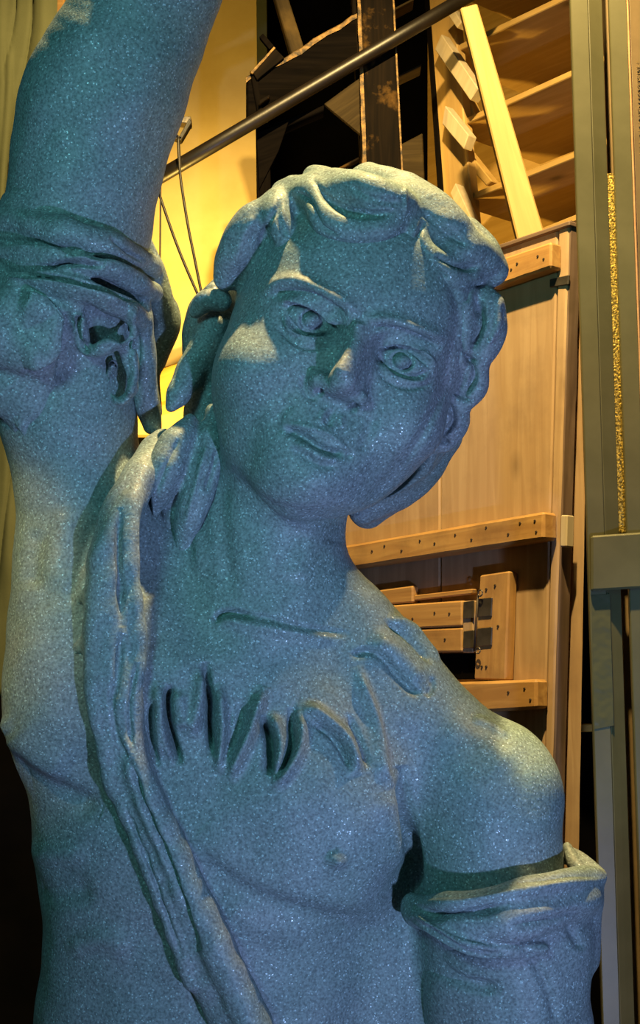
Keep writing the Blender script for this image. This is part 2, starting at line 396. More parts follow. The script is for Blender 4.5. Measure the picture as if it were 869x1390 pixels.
class Clay:
    """mesh in statue units that brush strokes push and pull"""
    def __init__(s, P, Q, name, levels=1):
        me = mesh_from(P, Q, name)
        o = bpy.data.objects.new(name, me); COL.objects.link(o)
        if levels:
            md = o.modifiers.new('s', 'SUBSURF'); md.levels = levels
            dg = bpy.context.evaluated_depsgraph_get(); me2 = bpy.data.meshes.new_from_object(o.evaluated_get(dg))
        else: me2 = me.copy()
        bpy.data.objects.remove(o); s.me = me2; me2.name = name
        s.P = np.empty(len(me2.vertices) * 3, np.float32); me2.vertices.foreach_get('co', s.P); s.P = s.P.reshape(-1, 3).astype(float)
        E = np.empty(len(me2.edges) * 2, np.int32); me2.edges.foreach_get('vertices', E); s.E = E.reshape(-1, 2)
        s.refresh()

    def refresh(s):
        s.me.vertices.foreach_set('co', s.P.astype(np.float32).ravel()); s.me.update()
        n = np.empty(len(s.P) * 3, np.float32); s.me.vertex_normals.foreach_get('vector', n); s.Nn = n.reshape(-1, 3).astype(float)
        s.px = to_px(s.P)
        view = np.stack([-s.P[:, 0], -s.P[:, 1], F - s.P[:, 2]], 1); view /= np.linalg.norm(view, axis=1)[:, None]
        s.face = np.einsum('ij,ij->i', view, s.Nn)

    def smooth(s, mask=None, it=2, lam=0.5):
        n = len(s.P); deg = np.bincount(s.E.ravel(), minlength=n)
        for _ in range(it):
            A = np.zeros_like(s.P)
            for c in range(3):
                A[:, c] = np.bincount(s.E[:, 0], s.P[s.E[:, 1], c], n) + np.bincount(s.E[:, 1], s.P[s.E[:, 0], c], n)
            A /= np.maximum(deg, 1)[:, None]
            w = lam if mask is None else lam * mask[:, None]
            s.P += (A - s.P) * w
        s.refresh()

    def stroke(s, pts, r, h, r2=None, taper=0.2, zmin=-1e9, zmax=1e9, sharp=2.0, direction=None):
        """raise (h>0) or carve (h<0) along a pixel polyline; r = half width on the left of travel, r2 = on the right"""
        r2 = r if r2 is None else r2
        C = catmull(pts, 6); m = max(np.max(r), np.max(r2)) * 2.6
        lo, hi = C.min(0) - m, C.max(0) + m
        ix = np.where((s.px[:, 0] > lo[0]) & (s.px[:, 0] < hi[0]) & (s.px[:, 1] > lo[1]) & (s.px[:, 1] < hi[1]) & (s.face > 0.02) & (s.P[:, 2] > zmin) & (s.P[:, 2] < zmax))[0]
        if not len(ix): return
        q = s.px[ix]; best = np.full(len(ix), 1e9); T = np.zeros(len(ix)); sd = np.zeros(len(ix))
        seg = np.linalg.norm(np.diff(C, axis=0), axis=1); cum = np.r_[0, np.cumsum(seg)]; tot = cum[-1]
        for i in range(len(C) - 1):
            v = C[i + 1] - C[i]; L = seg[i] + 1e-9; v = v / L
            w = q - C[i]; t = np.clip(w @ v, 0, L); e = w - t[:, None] * v; d = np.hypot(e[:, 0], e[:, 1])
            b = d < best; best[b] = d[b]; T[b] = (cum[i] + t[b]) / tot; sd[b] = (v[0] * w[b, 1] - v[1] * w[b, 0])
        rr = np.where(sd < 0, r, r2)
        amp = h * np.exp(-(best / rr) ** sharp)
        if taper > 0:
            tp = np.clip(np.minimum(T, 1 - T) / taper, 0, 1); amp *= tp * tp * (3 - 2 * tp) * 0.85 + 0.15 * (tp > 0)
        amp *= np.clip(s.face[ix] / 0.25, 0, 1)
        D = s.Nn[ix] if direction is None else np.asarray(direction, float)
        s.P[ix] += amp[:, None] * D

    def blob(s, c, r, h, zmin=-1e9, sharp=2.0):
        r = np.broadcast_to(r, (2,)); d = np.hypot((s.px[:, 0] - c[0]) / r[0], (s.px[:, 1] - c[1]) / r[1])
        ix = np.where((d < 2.6) & (s.face > 0.02) & (s.P[:, 2] > zmin))[0]
        s.P[ix] += (h * np.exp(-d[ix] ** sharp) * np.clip(s.face[ix] / 0.25, 0, 1))[:, None] * s.Nn[ix]

    def lumps(s, amp, scale, seed=0):
        rs = np.random.RandomState(seed); v = np.zeros(len(s.P))
        for _ in range(14):
            k = rs.normal(size=3) / scale; v += np.sin(s.P @ k + rs.uniform(0, 6.28))
        s.P += s.Nn * (v / 14 ** .5 * amp)[:, None]

    def finish(s, name, mat, parent):
        s.me.vertices.foreach_set('co', ((to_world(s.P) - np.array(parent.location)) if parent else to_world(s.P)).astype(np.float32).ravel())
        s.me.polygons.foreach_set('use_smooth', np.ones(len(s.me.polygons), bool)); s.me.update()
        s.me.materials.clear(); s.me.materials.append(mat)
        o = bpy.data.objects.new(name, s.me); COL.objects.link(o)
        if parent: o.parent = parent
        return o



# ================================================================== SETTING
def wy(px, py, Y):
    """point seen at pixel (px,py) on the vertical plane y = Y"""
    d = RC @ np.array([(px - CX) / F, -(py - CY) / F, -1.0])
    return Vector(C0 + d * (Y / d[1]))


UV = Vector((0.62, -0.785, 0)).normalized()      # boards and rack stand at an angle: this runs along them, to the right and nearer
NV = Vector((-UV.y, UV.x, 0)); NV = NV if NV.y < 0 else -NV   # their outward normal, towards the camera side


class Plane:
    def __init__(s, px, py, Y): s.p = wy(px, py, Y)

    def __call__(s, px, py, off=0.0):
        d = Vector(RC @ np.array([(px - CX) / F, -(py - CY) / F, -1.0])); o = Vector(C0)
        return o + d * ((s.p + NV * off - o).dot(NV) / d.dot(NV))


def plain_box(name, lo, hi, mat, kind='structure'):
    bm = bmesh.new(); bmesh.ops.create_cube(bm, size=1)
    c = (Vector(lo) + Vector(hi)) / 2; s = Vector(hi) - Vector(lo)
    for v in bm.verts: v.co = Vector((v.co.x * s.x, v.co.y * s.y, v.co.z * s.z))
    me = bpy.data.meshes.new(name); bm.to_mesh(me); bm.free()
    o = link(name, me, mat, None, Matrix.Translation(c)); tag(o, kind=kind); return o


plain_box('floor', (-2.6, -1.5, -0.05), (2.6, 4.8, 0), M_FLOOR)
plain_box('wall_rear', (-2.6, 4.8, 0), (2.6, 4.9, 4.6), M_VOID)
plain_box('wall_left', (-2.7, -1.5, 0), (-2.6, 4.8, 4.6), M_VOID)
plain_box('wall_right', (2.6, -1.5, 0), (2.7, 4.8, 4.6), M_VOID)
plain_box('ceiling', (-2.6, -1.5, 4.6), (2.6, 4.8, 4.7), M_VOID)

# yellow lit partition behind the raised arm
Yw = 3.7
q = [wy(-70, 590, Yw), wy(358, 590, Yw), wy(352, -120, Yw), wy(-70, -120, Yw)]
wall = slab('wall_partition', q, 0.04, M_WALL, bevel=0); tag(wall, kind='structure')
t = slab('wall_edge_shade', [wy(351, 330, Yw - .03), wy(365, 330, Yw - .03), wy(361, -120, Yw - .03), wy(347, -120, Yw - .03)], 0.03, M_CANVAS, bevel=.002); tag(t, kind='structure')  # olive strip paints the shaded right edge of the yellow partition
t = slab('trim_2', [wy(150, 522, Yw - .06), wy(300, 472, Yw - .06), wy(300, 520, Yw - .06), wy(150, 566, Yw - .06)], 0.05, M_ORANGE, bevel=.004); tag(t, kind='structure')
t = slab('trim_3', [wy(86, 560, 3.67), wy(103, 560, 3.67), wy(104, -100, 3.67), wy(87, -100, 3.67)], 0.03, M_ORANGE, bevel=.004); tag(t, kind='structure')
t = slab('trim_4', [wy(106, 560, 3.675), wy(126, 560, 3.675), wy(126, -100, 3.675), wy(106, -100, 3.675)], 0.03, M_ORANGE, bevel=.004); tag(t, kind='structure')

plain_box('wall_partition_lower', (-1.2, Yw + .05, 0), (0, Yw + .09, q[0].z + .05), M_VOID)

# ---------------------------------------------------------------- olive canvas flat at the left edge
Yc = 2.9
nx, nz = 90, 90
bm = bmesh.new(); grid = []
folds = [([(46, -60), (45, 30), (38, 80), (22, 150), (10, 260), (6, 420)], 3.0, -7), ([(24, -60), (22, 20), (12, 70), (0, 105), (-14, 160)], 2.0, -5),
         ([(60, -60), (58, 40), (50, 110), (36, 200), (30, 420)], 9, 6), ([(0, -60), (2, 200), (14, 500), (20, 760)], 8, 5), ([(30, 560), (22, 640), (10, 760), (-4, 900)], 3, -6), ([(14, 120), (4, 300), (-6, 500)], 4, 5)]
for j in range(nz + 1):
    row = []
    for i in range(nx + 1):
        px = -70 + 148 * i / nx; py = -110 + 1055 * j / nz
        px2 = px - (py * 0.012)
        z = 0.0
        for P, w, h in folds:
            A = np.array(P, float); xx = np.interp(py, A[:, 1], A[:, 0]); e = 1.0 if A[0, 1] <= py <= A[-1, 1] else math.exp(-((py - np.clip(py, A[0, 1], A[-1, 1])) / 60) ** 2)
            z += h * math.exp(-((px - xx) / w) ** 2) * e
        z += 2 * math.sin(px * 0.04 + py * 0.004)
        row.append(bm.verts.new(wy(px2, py, Yc - z * 0.0015)))
    grid.append(row)
for j in range(nz):
    for i in range(nx):
        f = bm.faces.new([grid[j][i], grid[j][i + 1], grid[j + 1][i + 1], grid[j + 1][i]]); f.smooth = True
bmesh.ops.recalc_face_normals(bm, faces=bm.faces)
r = bmesh.ops.solidify(bm, geom=bm.faces, thickness=0.004)
me = bpy.data.meshes.new('canvas_curtain'); bm.to_mesh(me); bm.free()
o = link('canvas_curtain', me, M_CANVAS); tag(o, 'olive green canvas curtain with soft vertical folds left of the raised arm', 'curtain')
o = slab('timber_post', [wy(72, 960, 3.0), wy(88, 960, 3.0), wy(87, -110, 3.0), wy(74, -110, 3.0)], 0.04, M_BATTEN, bevel=.003)
tag(o, 'narrow weathered timber post beside the right edge of the olive canvas', 'post')

# ---------------------------------------------------------------- black scuffed scaffold stand
Ys = 3.0
e = empty('timber_stand', wy(470, 150, Ys), 'black scuffed timber stand with a worn post behind the statue head', 'stand')


def sq(P, Y): return [wy(x, y, Y) for x, y in P]


slab('post', sq([(513, 1880), (630, 1880), (532, -40), (486, -40)], Ys - .02), .09, M_WORN, e, .004, long=1, rough=.0015, cuts=14)
slab('post_side_strip', sq([(584, 1880), (590, 1880), (485, -40), (475, -40)], Ys), .06, M_WORN, e, .003, long=1, rough=.001, cuts=10)
# thick rail with a ragged, worn upper edge
top = [(334, 106), (346, 99), (366, 91), (384, 82), (398, 72), (410, 66), (425, 54), (445, 43), (462, 34), (478, 22), (500, 12)]
bot = [(x, y + 62) for x, y in top]
bm = bmesh.new(); rows = []
for dy, mul in ((Ys, 1), (Ys + .07, 1)):
    rows.append([bm.verts.new(wy(x, y + random.uniform(-1.5, 1.5), dy)) for x, y in top]); rows.append([bm.verts.new(wy(x, y, dy)) for x, y in bot])
for i in range(len(top) - 1):
    for a, b in ((0, 1), (1, 3), (3, 2), (2, 0)):
        bm.faces.new([rows[a][i], rows[a][i + 1], rows[b][i + 1], rows[b][i]])
bm.faces.new([rows[k][0] for k in (0, 1, 3, 2)]); bm.faces.new([rows[k][-1] for k in (0, 2, 3, 1)])
bmesh.ops.recalc_face_normals(bm, faces=bm.faces); bmesh.ops.bevel(bm, geom=[x for x in bm.edges if len(x.link_faces) == 2 and x.calc_face_angle() > .7], offset=.006, segments=1, affect='EDGES')
c0 = Vector(e.location)
for v in bm.verts: v.co -= c0
me = bpy.data.meshes.new('rail'); bm.to_mesh(me); bm.free(); o = link('rail', me, M_BLACK); o.parent = e
# worn lip on the rail, coloured lighter to look lit as well
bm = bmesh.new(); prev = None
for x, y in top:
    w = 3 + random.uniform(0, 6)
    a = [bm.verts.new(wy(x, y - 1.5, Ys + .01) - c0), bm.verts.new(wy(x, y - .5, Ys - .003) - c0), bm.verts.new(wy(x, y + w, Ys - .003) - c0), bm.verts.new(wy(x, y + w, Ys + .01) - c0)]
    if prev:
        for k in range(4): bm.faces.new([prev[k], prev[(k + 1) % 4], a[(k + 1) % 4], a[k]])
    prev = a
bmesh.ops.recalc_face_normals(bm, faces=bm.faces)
me = bpy.data.meshes.new('worn_lit_edge'); bm.to_mesh(me); bm.free(); o = link('worn_lit_edge', me, M_BARE_LIT); o.parent = e
slab('brace', sq([(395, 74), (413, 65), (386, -20), (368, -20)], Ys + .01), .05, M_BROWN, e, .003, long=1)
slab('worn_lit_corner', sq([(550, 330), (552.5, 330), (533.5, -40), (531, -40)], Ys - .022), .004, M_BARE_LIT, e, .0005, long=1)  # thin strips of bare wood, pale to put edge light into the colour
slab('worn_lit_corner', sq([(496, 330), (502, 330), (488, -40), (484, -40)], Ys - .0215), .004, M_BARE_LIT, e, .0005, long=1, rough=.001, cuts=20)
slab('worn_lit_corner', sq([(340, 98), (372, 63), (374, 65), (343, 100)], Ys - .014), .004, M_BARE_LIT, e, .0005)
slab('gusset', sq([(343, 97), (371, 63), (386, 78), (349, 108)], Ys - .012), .01, M_WORN, e, .001)
slab('side_post', sq([(349, 152), (356, 150), (348, 96), (339, 96)], Ys - .005), .05, M_BLACK, e, .002, long=1)
slab('lower_post', sq([(372, 1880), (390, 1880), (366, 165), (347, 170)], Ys + .0), .05, M_BLACK, e, .002, long=1)
slab('corner_gusset', sq([(440, 141), (492, 103), (496, 150), (494, 186)], Ys - .012), .012, M_BROWN, e, .001)
slab('lower_gusset', sq([(348, 180), (392, 164), (378, 205), (352, 256)], Ys - .008), .012, M_BLACK, e, .001)
slab('lower_rail', sq([(360, 184), (440, 150), (440, 142), (360, 172)], Ys + .002), .04, M_BLACK, e, .002)
slab('peg', sq([(352, 50), (357, 45), (372, 62), (366, 67)], Ys - .005), .014, M_BLACK, e, .001)
slab('thin_batten', sq([(425, 246), (500, 206), (500, 209), (425, 250)], Ys + .03), .02, M_WORN, e, .001)
slab('wood_chock', sq([(352, 136), (366, 128), (366, 132), (352, 142)], Ys - .02), .02, M_WORN, e, .001)

# boards on a dark shelf seen past the stand
o = slab('dark_board', sq([(548, 1830), (640, 1830), (574, 180), (536, 200)], 3.14), .03, M_BROWN, None, .003); tag(o, 'brown board leaning in the dark gap right of the scuffed black post', 'board')
slab('back_slat', sq([(496, 123), (572, 87), (572, 90), (496, 126)], Ys + .07), .05, M_BROWN, e, .001)
slab('back_slat', sq([(496, 31), (562, -3), (562, 0), (496, 35)], Ys + .07), .05, M_BROWN, e, .001)

# ---------------------------------------------------------------- pipe across
pa, pb = wy(120, 297, Ys - .045), wy(720, -55, Ys - .045)
o = link('steel_pipe', tube_mesh([pa, pa.lerp(pb, .33), pa.lerp(pb, .66), pb], .0165, 24), M_PIPE); tag(o, 'long dark brown steel pipe running diagonally in front of the black stand', 'pipe')

# hanging cables and the bracket
Yp = Ys - .075


def cable(P, r, label, Y=Yp):
    C = [wy(x, y, Y) for x, y in catmull(P, 6)]
    o = link('hanging_cable', tube_mesh(C, r, 8), M_CABLE); tag(o, label, 'cable'); return o


cable([(242, 186), (243, 215), (246, 248), (255, 305), (264, 350), (276, 410)], .0034, 'black cable hanging from the small metal bracket down behind the hair')
cable([(209, 236), (212, 250), (232, 310), (250, 357), (274, 412)], .0034, 'black cable slanting from the pipe down to the statue hair', Yp + .016)
cable([(218, 205), (218, 262), (217, 390), (216, 520)], .0022, 'thin straight cord hanging vertically beside the dark sleeve', Yp + .01)
e = empty('metal_bracket', wy(240, 172, Yp), 'small square metal bracket above the pipe beside the raised arm', 'bracket')
slab('top_plate', sq([(228, 158), (259, 158), (259, 168), (231, 164)], Yp + .002), .03, M_STEEL, e, .001)
for P in ([(257, 160), (260, 166), (246, 190), (242, 187)], [(229, 160), (233, 160), (236, 172), (231, 176)], [(228, 184), (232, 179), (247, 186), (245, 191)], [(229, 176), (233, 175), (243, 184), (240, 188)]):
    slab('side_bar', sq(P, Yp), .022, M_CABLE, e, .001)
slab('hook', sq([(240, 188), (244, 188), (246, 226), (243, 226)], Yp + .006), .006, M_STEEL, e, .001)

# ---------------------------------------------------------------- pine rack, top right
PR = Plane(778, 200, 2.9)
e = empty('pine_rack', PR(620, 160), 'pale pine shelving rack at the top right behind the leaning batten', 'rack')


def pq(pl, P, off=0.0): return [pl(x, y, off) for x, y in P]


slab('upright', pq(PR, [(612, 400), (652, 400), (612, -30), (580, -30)], .01), .03, M_PINE, e, .003, long=1)
slab('upright_side', pq(PR, [(603, 400), (612, 400), (580, -30), (574, -30)], .005), .05, M_BLACK, e, .002, long=1)
for (x0, y0, x1, y1) in ((596, 73, 749, 0), (600, -24, 749, -92), (610, 170, 778, 94), (622, 270, 784, 204), (630, 352, 784, 290), (630, 440, 784, 385)):
    k = (y1 - y0) / (x1 - x0); x2 = 850; y2 = y0 + k * (x2 - x0)
    slab('shelf', pq(PR, [(x0, y0), (x2, y2), (x2, y2 + 9), (x0, y0 + 9)], 0), .34, M_SHELF, e, .002)
for (x0, y0, x1, y1) in ((580, 20, 860, -110), (580, 110, 860, -20), (580, 200, 860, 72), (580, 300, 860, 180), (580, 400, 860, 290)):
    slab('back_panel', pq(PR, [(x0, y0), (x1, y1), (x1, y1 + 118), (x0, y0 + 98)], -.36), .015, M_SHELF, e, .002)
o = slab('cleat', pq(PR, [(590, 67), (599, 46), (649, 120), (638, 136)], .05), .03, M_PALE, e, .002)
slab('cleat', pq(PR, [(600, 168), (604, 143), (636, 183), (629, 202)], .05), .03, M_PALE, e, .002)
slab('cleat', pq(PR, [(611, 262), (618, 248), (644, 305), (640, 330)], .05), .03, M_PALE, e, .002)
slab('cleat', pq(PR, [(608, 20), (616, 12), (626, 30), (620, 38)], .05), .03, M_PALE, e, .002)
slab('cleat_brace', pq(PR, [(618, 205), (628, 196), (668, 246), (660, 252)], -.02), .03, M_SHELF, e, .002)
slab('cleat_brace', pq(PR, [(622, 105), (634, 130), (648, 160), (640, 160)], -.02), .03, M_SHELF, e, .002)
# leaning batten
o = slab('leaning_batten', [wy(706, 338, 2.62), wy(744, 331, 2.62), wy(648, 4, 2.72), wy(625, 10, 2.72)], .024, M_PINE, None, .003, long=1)
tag(o, 'pale pine batten leaning diagonally in front of the shelving rack', 'batten')

# ---------------------------------------------------------------- worn pine door panel
PD = Plane(773, 650, 2.35)
e = empty('panel_door', PD(620, 700), 'large worn pine plank door with battens behind the statue shoulder', 'door')
slab('plank', pq(PD, [(425, 1300), (596, 1300), (597, 362), (425, 425)]), .02, M_DOOR, e, .003, long=1)
slab('plank', pq(PD, [(598, 1300), (731, 1300), (757, 305), (599, 361)]), .02, M_DOOR, e, .003, long=1)
slab('edge_strip', pq(PD, [(732, 1300), (741, 1300), (773, 298), (758, 304)], .002), .026, M_DOOR, e, .004, long=1, rough=.0008, cuts=24)
slab('dark_edge', pq(PD, [(741, 1300), (745, 1300), (775, 299), (773.5, 299)], .0), .03, M_EDGE, e, .002, long=1, rough=.0006, cuts=24)
slab('top_batten', pq(PD, [(664, 391), (748, 363), (748, 328), (664, 356)], .032), .03, M_BATTEN, e, .004, rough=.0005, cuts=6)
slab('top_rail', pq(PD, [(650, 348), (773, 306), (773, 299), (650, 341)], .008), .03, M_EDGE, e, .002)
slab('corner_bracket', pq(PD, [(746, 390), (771, 386), (772, 373), (746, 379)], .006), .005, M_STEEL, e, .001)
slab('middle_batten', pq(PD, [(430, 778), (738, 732), (738, 694), (430, 747)], .04), .038, M_BATTEN, e, .005, rough=.0005, cuts=12)
slab('lower_batten', pq(PD, [(560, 972), (728, 962), (728, 922), (560, 928)], .036), .034, M_BATTEN, e, .005, rough=.0005, cuts=6)
slab('hinge_block', pq(PD, [(643, 922), (686, 924), (691, 775), (651, 781)], .026), .024, M_BATTEN, e, .003, long=1)
slab('hatch_board', pq(PD, [(500, 887), (627, 885), (627, 852), (500, 858)], .024), .022, M_BATTEN, e, .003)
slab('hatch_board', pq(PD, [(500, 856), (627, 850), (627, 815), (500, 824)], .024), .022, M_BATTEN, e, .003)
slab('hatch_board', pq(PD, [(500, 822), (560, 818), (560, 795), (500, 803)], .020), .018, M_BATTEN, e, .003)
slab('hatch_board', pq(PD, [(562, 815), (640, 806), (641, 799), (562, 808)], .018), .016, M_BATTEN, e, .002)
slab('hatch_stile', pq(PD, [(628, 886), (642, 886), (642, 815), (628, 816)], .022), .02, M_DOOR, e, .002, long=1)
slab('hatch_opening', pq(PD, [(560, 924), (643, 922), (643, 887), (560, 889)], .006), .004, M_VOID, e, 0)
for y in (815, 855):
    slab('hinge_leaf', pq(PD, [(628, y + 25), (643, y + 24), (643, y), (629, y + 2)], .0255), .003, M_STEEL, e, .001)
    slab('hinge_leaf', pq(PD, [(646, y + 23), (667, y + 21), (668, y - 4), (648, y - 2)], .029), .003, M_STEEL, e, .001)
o = tube_mesh([PD(649, 808, .034), PD(646, 850, .034), PD(644, 884, .034)], .0022, 8); o = link('hinge_pin', o, M_NAIL); o.parent = e; o.location = -Vector(e.location)


def ring_part(c, r, w, mat, parent, name):
    P = [c + UV * (r * math.cos(a)) + Vector((0, 0, r * math.sin(a))) for a in np.linspace(0, 2 * math.pi, 15)]
    o = link(name, tube_mesh(P, w, 6), mat); o.parent = parent; o.location = -Vector(parent.location)


ring_part(PD(652, 805, .036), .0058, .0014, M_STEEL, e, 'pin_ring'); ring_part(PD(649, 883, .036), .0058, .0014, M_STEEL, e, 'pin_ring')
slab('small_block', pq(PD, [(760, 742), (769, 742), (770, 699), (761, 699)], .012), .02, M_PALE, e, .002, long=1)
# nail heads
bm = bmesh.new()
for (x, y, off) in [(x, 741 - (x - 467) * .172 + dy + random.uniform(-3, 3), .0405) for x, dy in ((505, 16), (522, 10), (545, 18), (570, 9), (590, 20), (618, 12), (640, 20), (660, 9), (690, 20), (706, 12), (726, 8), (728, 26))] + [(694, 366, .0325), (702, 358, .0325), (730, 348, .0325), (738, 352, .0325), (660, 800, .027), (672, 795, .027), (676, 850, .027), (654, 905, .027), (660, 905, .027), (640, 945, .0365), (690, 940, .0365), (712, 935, .0365), (720, 950, .0365), (560, 840, .0245), (590, 832, .0245), (610, 833, .0245), (604, 868, .0245)]:
    c = PD(x, y, off) - Vector(e.location)
    M = Matrix((UV, Vector((0, 0, 1)), NV)).transposed()
    r = bmesh.ops.create_cone(bm, cap_ends=True, segments=8, radius1=.0028, radius2=.0022, depth=.002)
    for v in r['verts']: v.co = c + M @ v.co
me = bpy.data.meshes.new('nail_heads'); bm.to_mesh(me); bm.free(); o = link('nail_heads', me, M_NAIL); o.parent = e; tag(o, kind='stuff')

out = [(745, 1300), (781, 1300), (786, 1140), (794, 690), (796, 525), (786, 303), (745, 316)]
bm = bmesh.new(); A = [bm.verts.new(PD(x, y, -.045)) for x, y in out]; B = [bm.verts.new(PD(x, y, -.067)) for x, y in out]
bm.faces.new(A); bm.faces.new(B[::-1])
for i in range(len(out)):
    j = (i + 1) % len(out); bm.faces.new([A[j], A[i], B[i], B[j]])
bmesh.ops.recalc_face_normals(bm, faces=bm.faces)
bmesh.ops.subdivide_edges(bm, edges=[x for x in bm.edges if x.calc_length() > .1], cuts=6)
cc = PD(765, 700, -.05); MW = Matrix.Translation(cc) @ Matrix((Vector((0, 0, 1)), -UV, NV)).transposed().to_4x4()
for v in bm.verts: v.co = MW.inverted() @ v.co + Vector((0, random.uniform(-1, 1) * .0007, 0))
me = bpy.data.meshes.new('plywood_sheet'); bm.to_mesh(me); bm.free()
o = link('plywood_sheet', me, M_DOOR, None, MW); tag(o, 'narrow strip of a second worn wooden sheet standing behind the door edge', 'board')

# ---------------------------------------------------------------- olive steel frame, right edge
Yf = 2.0
e = empty('steel_scaffold', wy(830, 760, Yf), 'olive green painted steel frame upright along the right edge', 'scaffold')
YT, YB = -60, 2350


def ln(a0, a1): return lambda y: a0 + (a1 - a0) * y / 1310.0


A0, A1, B1, G1, C1 = ln(774.5, 816), ln(798.5, 840), ln(818, 860), ln(827, 872), ln(851, 896)


def strip(name, l, r, yt, yb, dl, dr, thick, mat, bevel=.0015):
    return slab(name, [wy(l(yb), yb, Yf + dl), wy(r(yb), yb, Yf + dr), wy(r(yt), yt, Yf + dr), wy(l(yt), yt, Yf + dl)], thick, mat, e, bevel, long=1)


strip('post_flange', A0, A1, YT, YB, 0, 0, .012, M_GREEN)
strip('post_web', A1, B1, YT, YB, .002, .014, .006, M_GREEN)
strip('channel_bottom', B1, lambda y: G1(y) + 4, YT, YB, .052, .052, .004, M_GREEN2)  # brown left showing above the gold stands for its shaded top
strip('gold_strip', lambda y: B1(y) - 2, lambda y: G1(y) + 4, 235, 724, .016, .016, .004, M_GOLD)
strip('post_flange', G1, C1, YT, YB, 0, 0, .012, M_GREEN)
strip('flange_edge', C1, lambda y: C1(y) + 3, YT, YB, -.001, -.001, .012, M_SALMON)
strip('lettered_web', lambda y: C1(y) + 3, lambda y: C1(y) + 34, YT, YB, .004, .02, .006, M_GREEN2)
slab('crossbar', [wy(803, 802, Yf - .012), wy(905, 796, Yf - .012), wy(905, 720, Yf - .012), wy(803, 727, Yf - .012)], .012, M_GREEN, e, .003)
slab('clear_tape', [wy(807, 990, Yf - .001), wy(833.5, 985, Yf - .001), wy(828, 806, Yf - .001), wy(803, 808, Yf - .001)], .0008, M_TAPE, e, .0002, long=1)
# raised lettering on the web
for s_, y0, y1 in (('HUNWALLT', 84, 150), ('/ N: JH', 152, 210)):
    cu = bpy.data.curves.new('letters', 'FONT'); cu.body = s_; cu.extrude = .0006; cu.size = 1; cu.align_x = 'LEFT'
    to = bpy.data.objects.new('letters', cu); COL.objects.link(to); bpy.context.view_layer.update()
    me = bpy.data.meshes.new_from_object(to.evaluated_get(bpy.context.evaluated_depsgraph_get())); wdt = to.dimensions.x; bpy.data.objects.remove(to)
    p0 = wy(C1(y0) + 14, y0, Yf + .006); p1 = wy(C1(y1) + 14, y1, Yf + .006); x = (p1 - p0); L_ = x.length; x.normalize()
    yv = (wy(C1(y0) + 3, y0, Yf + .004) - wy(C1(y0) + 13, y0, Yf + .0095)).normalized() * -1; n = x.cross(yv); hgt = .0105
    for v in me.vertices:
        v.co = p0 + x * (v.co.x / wdt * L_) + yv * ((v.co.y) * hgt * -1 + .002) + n.normalized() * v.co.z - Vector(e.location)
    o = link('lettering', me, M_GREEN2); o.parent = e
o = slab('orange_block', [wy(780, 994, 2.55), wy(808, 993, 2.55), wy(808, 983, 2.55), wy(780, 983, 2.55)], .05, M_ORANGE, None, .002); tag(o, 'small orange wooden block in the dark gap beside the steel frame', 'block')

# ================================================================== STATUE
root_w = to_world(np.array([S(300, 1400, -120)]))[0]
STATUE = empty('statue', (float(root_w[0]), float(root_w[1]), 0.0), 'colossal blue-grey glittering statue of a curly haired youth with one arm raised', 'statue')

# local head frame -------------------------------------------------
def rot(roll, yaw, pitch):
    cr, sr = math.cos(roll), math.sin(roll); Rz = np.array([[cr, -sr, 0], [sr, cr, 0], [0, 0, 1]])
    cy, sy = math.cos(yaw), math.sin(yaw); Ry = np.array([[cy, 0, sy], [0, 1, 0], [-sy, 0, cy]])
    cp, sp = math.cos(pitch), math.sin(pitch); Rx = np.array([[1, 0, 0], [0, cp, -sp], [0, sp, cp]])
    return Rz @ Ry @ Rx


HR = rot(math.radians(-20), math.radians(3), math.radians(-2))
HO = S(485, 455, 70)


def Hd(x, y, z): return HO + HR @ np.array([x, y, z], float)


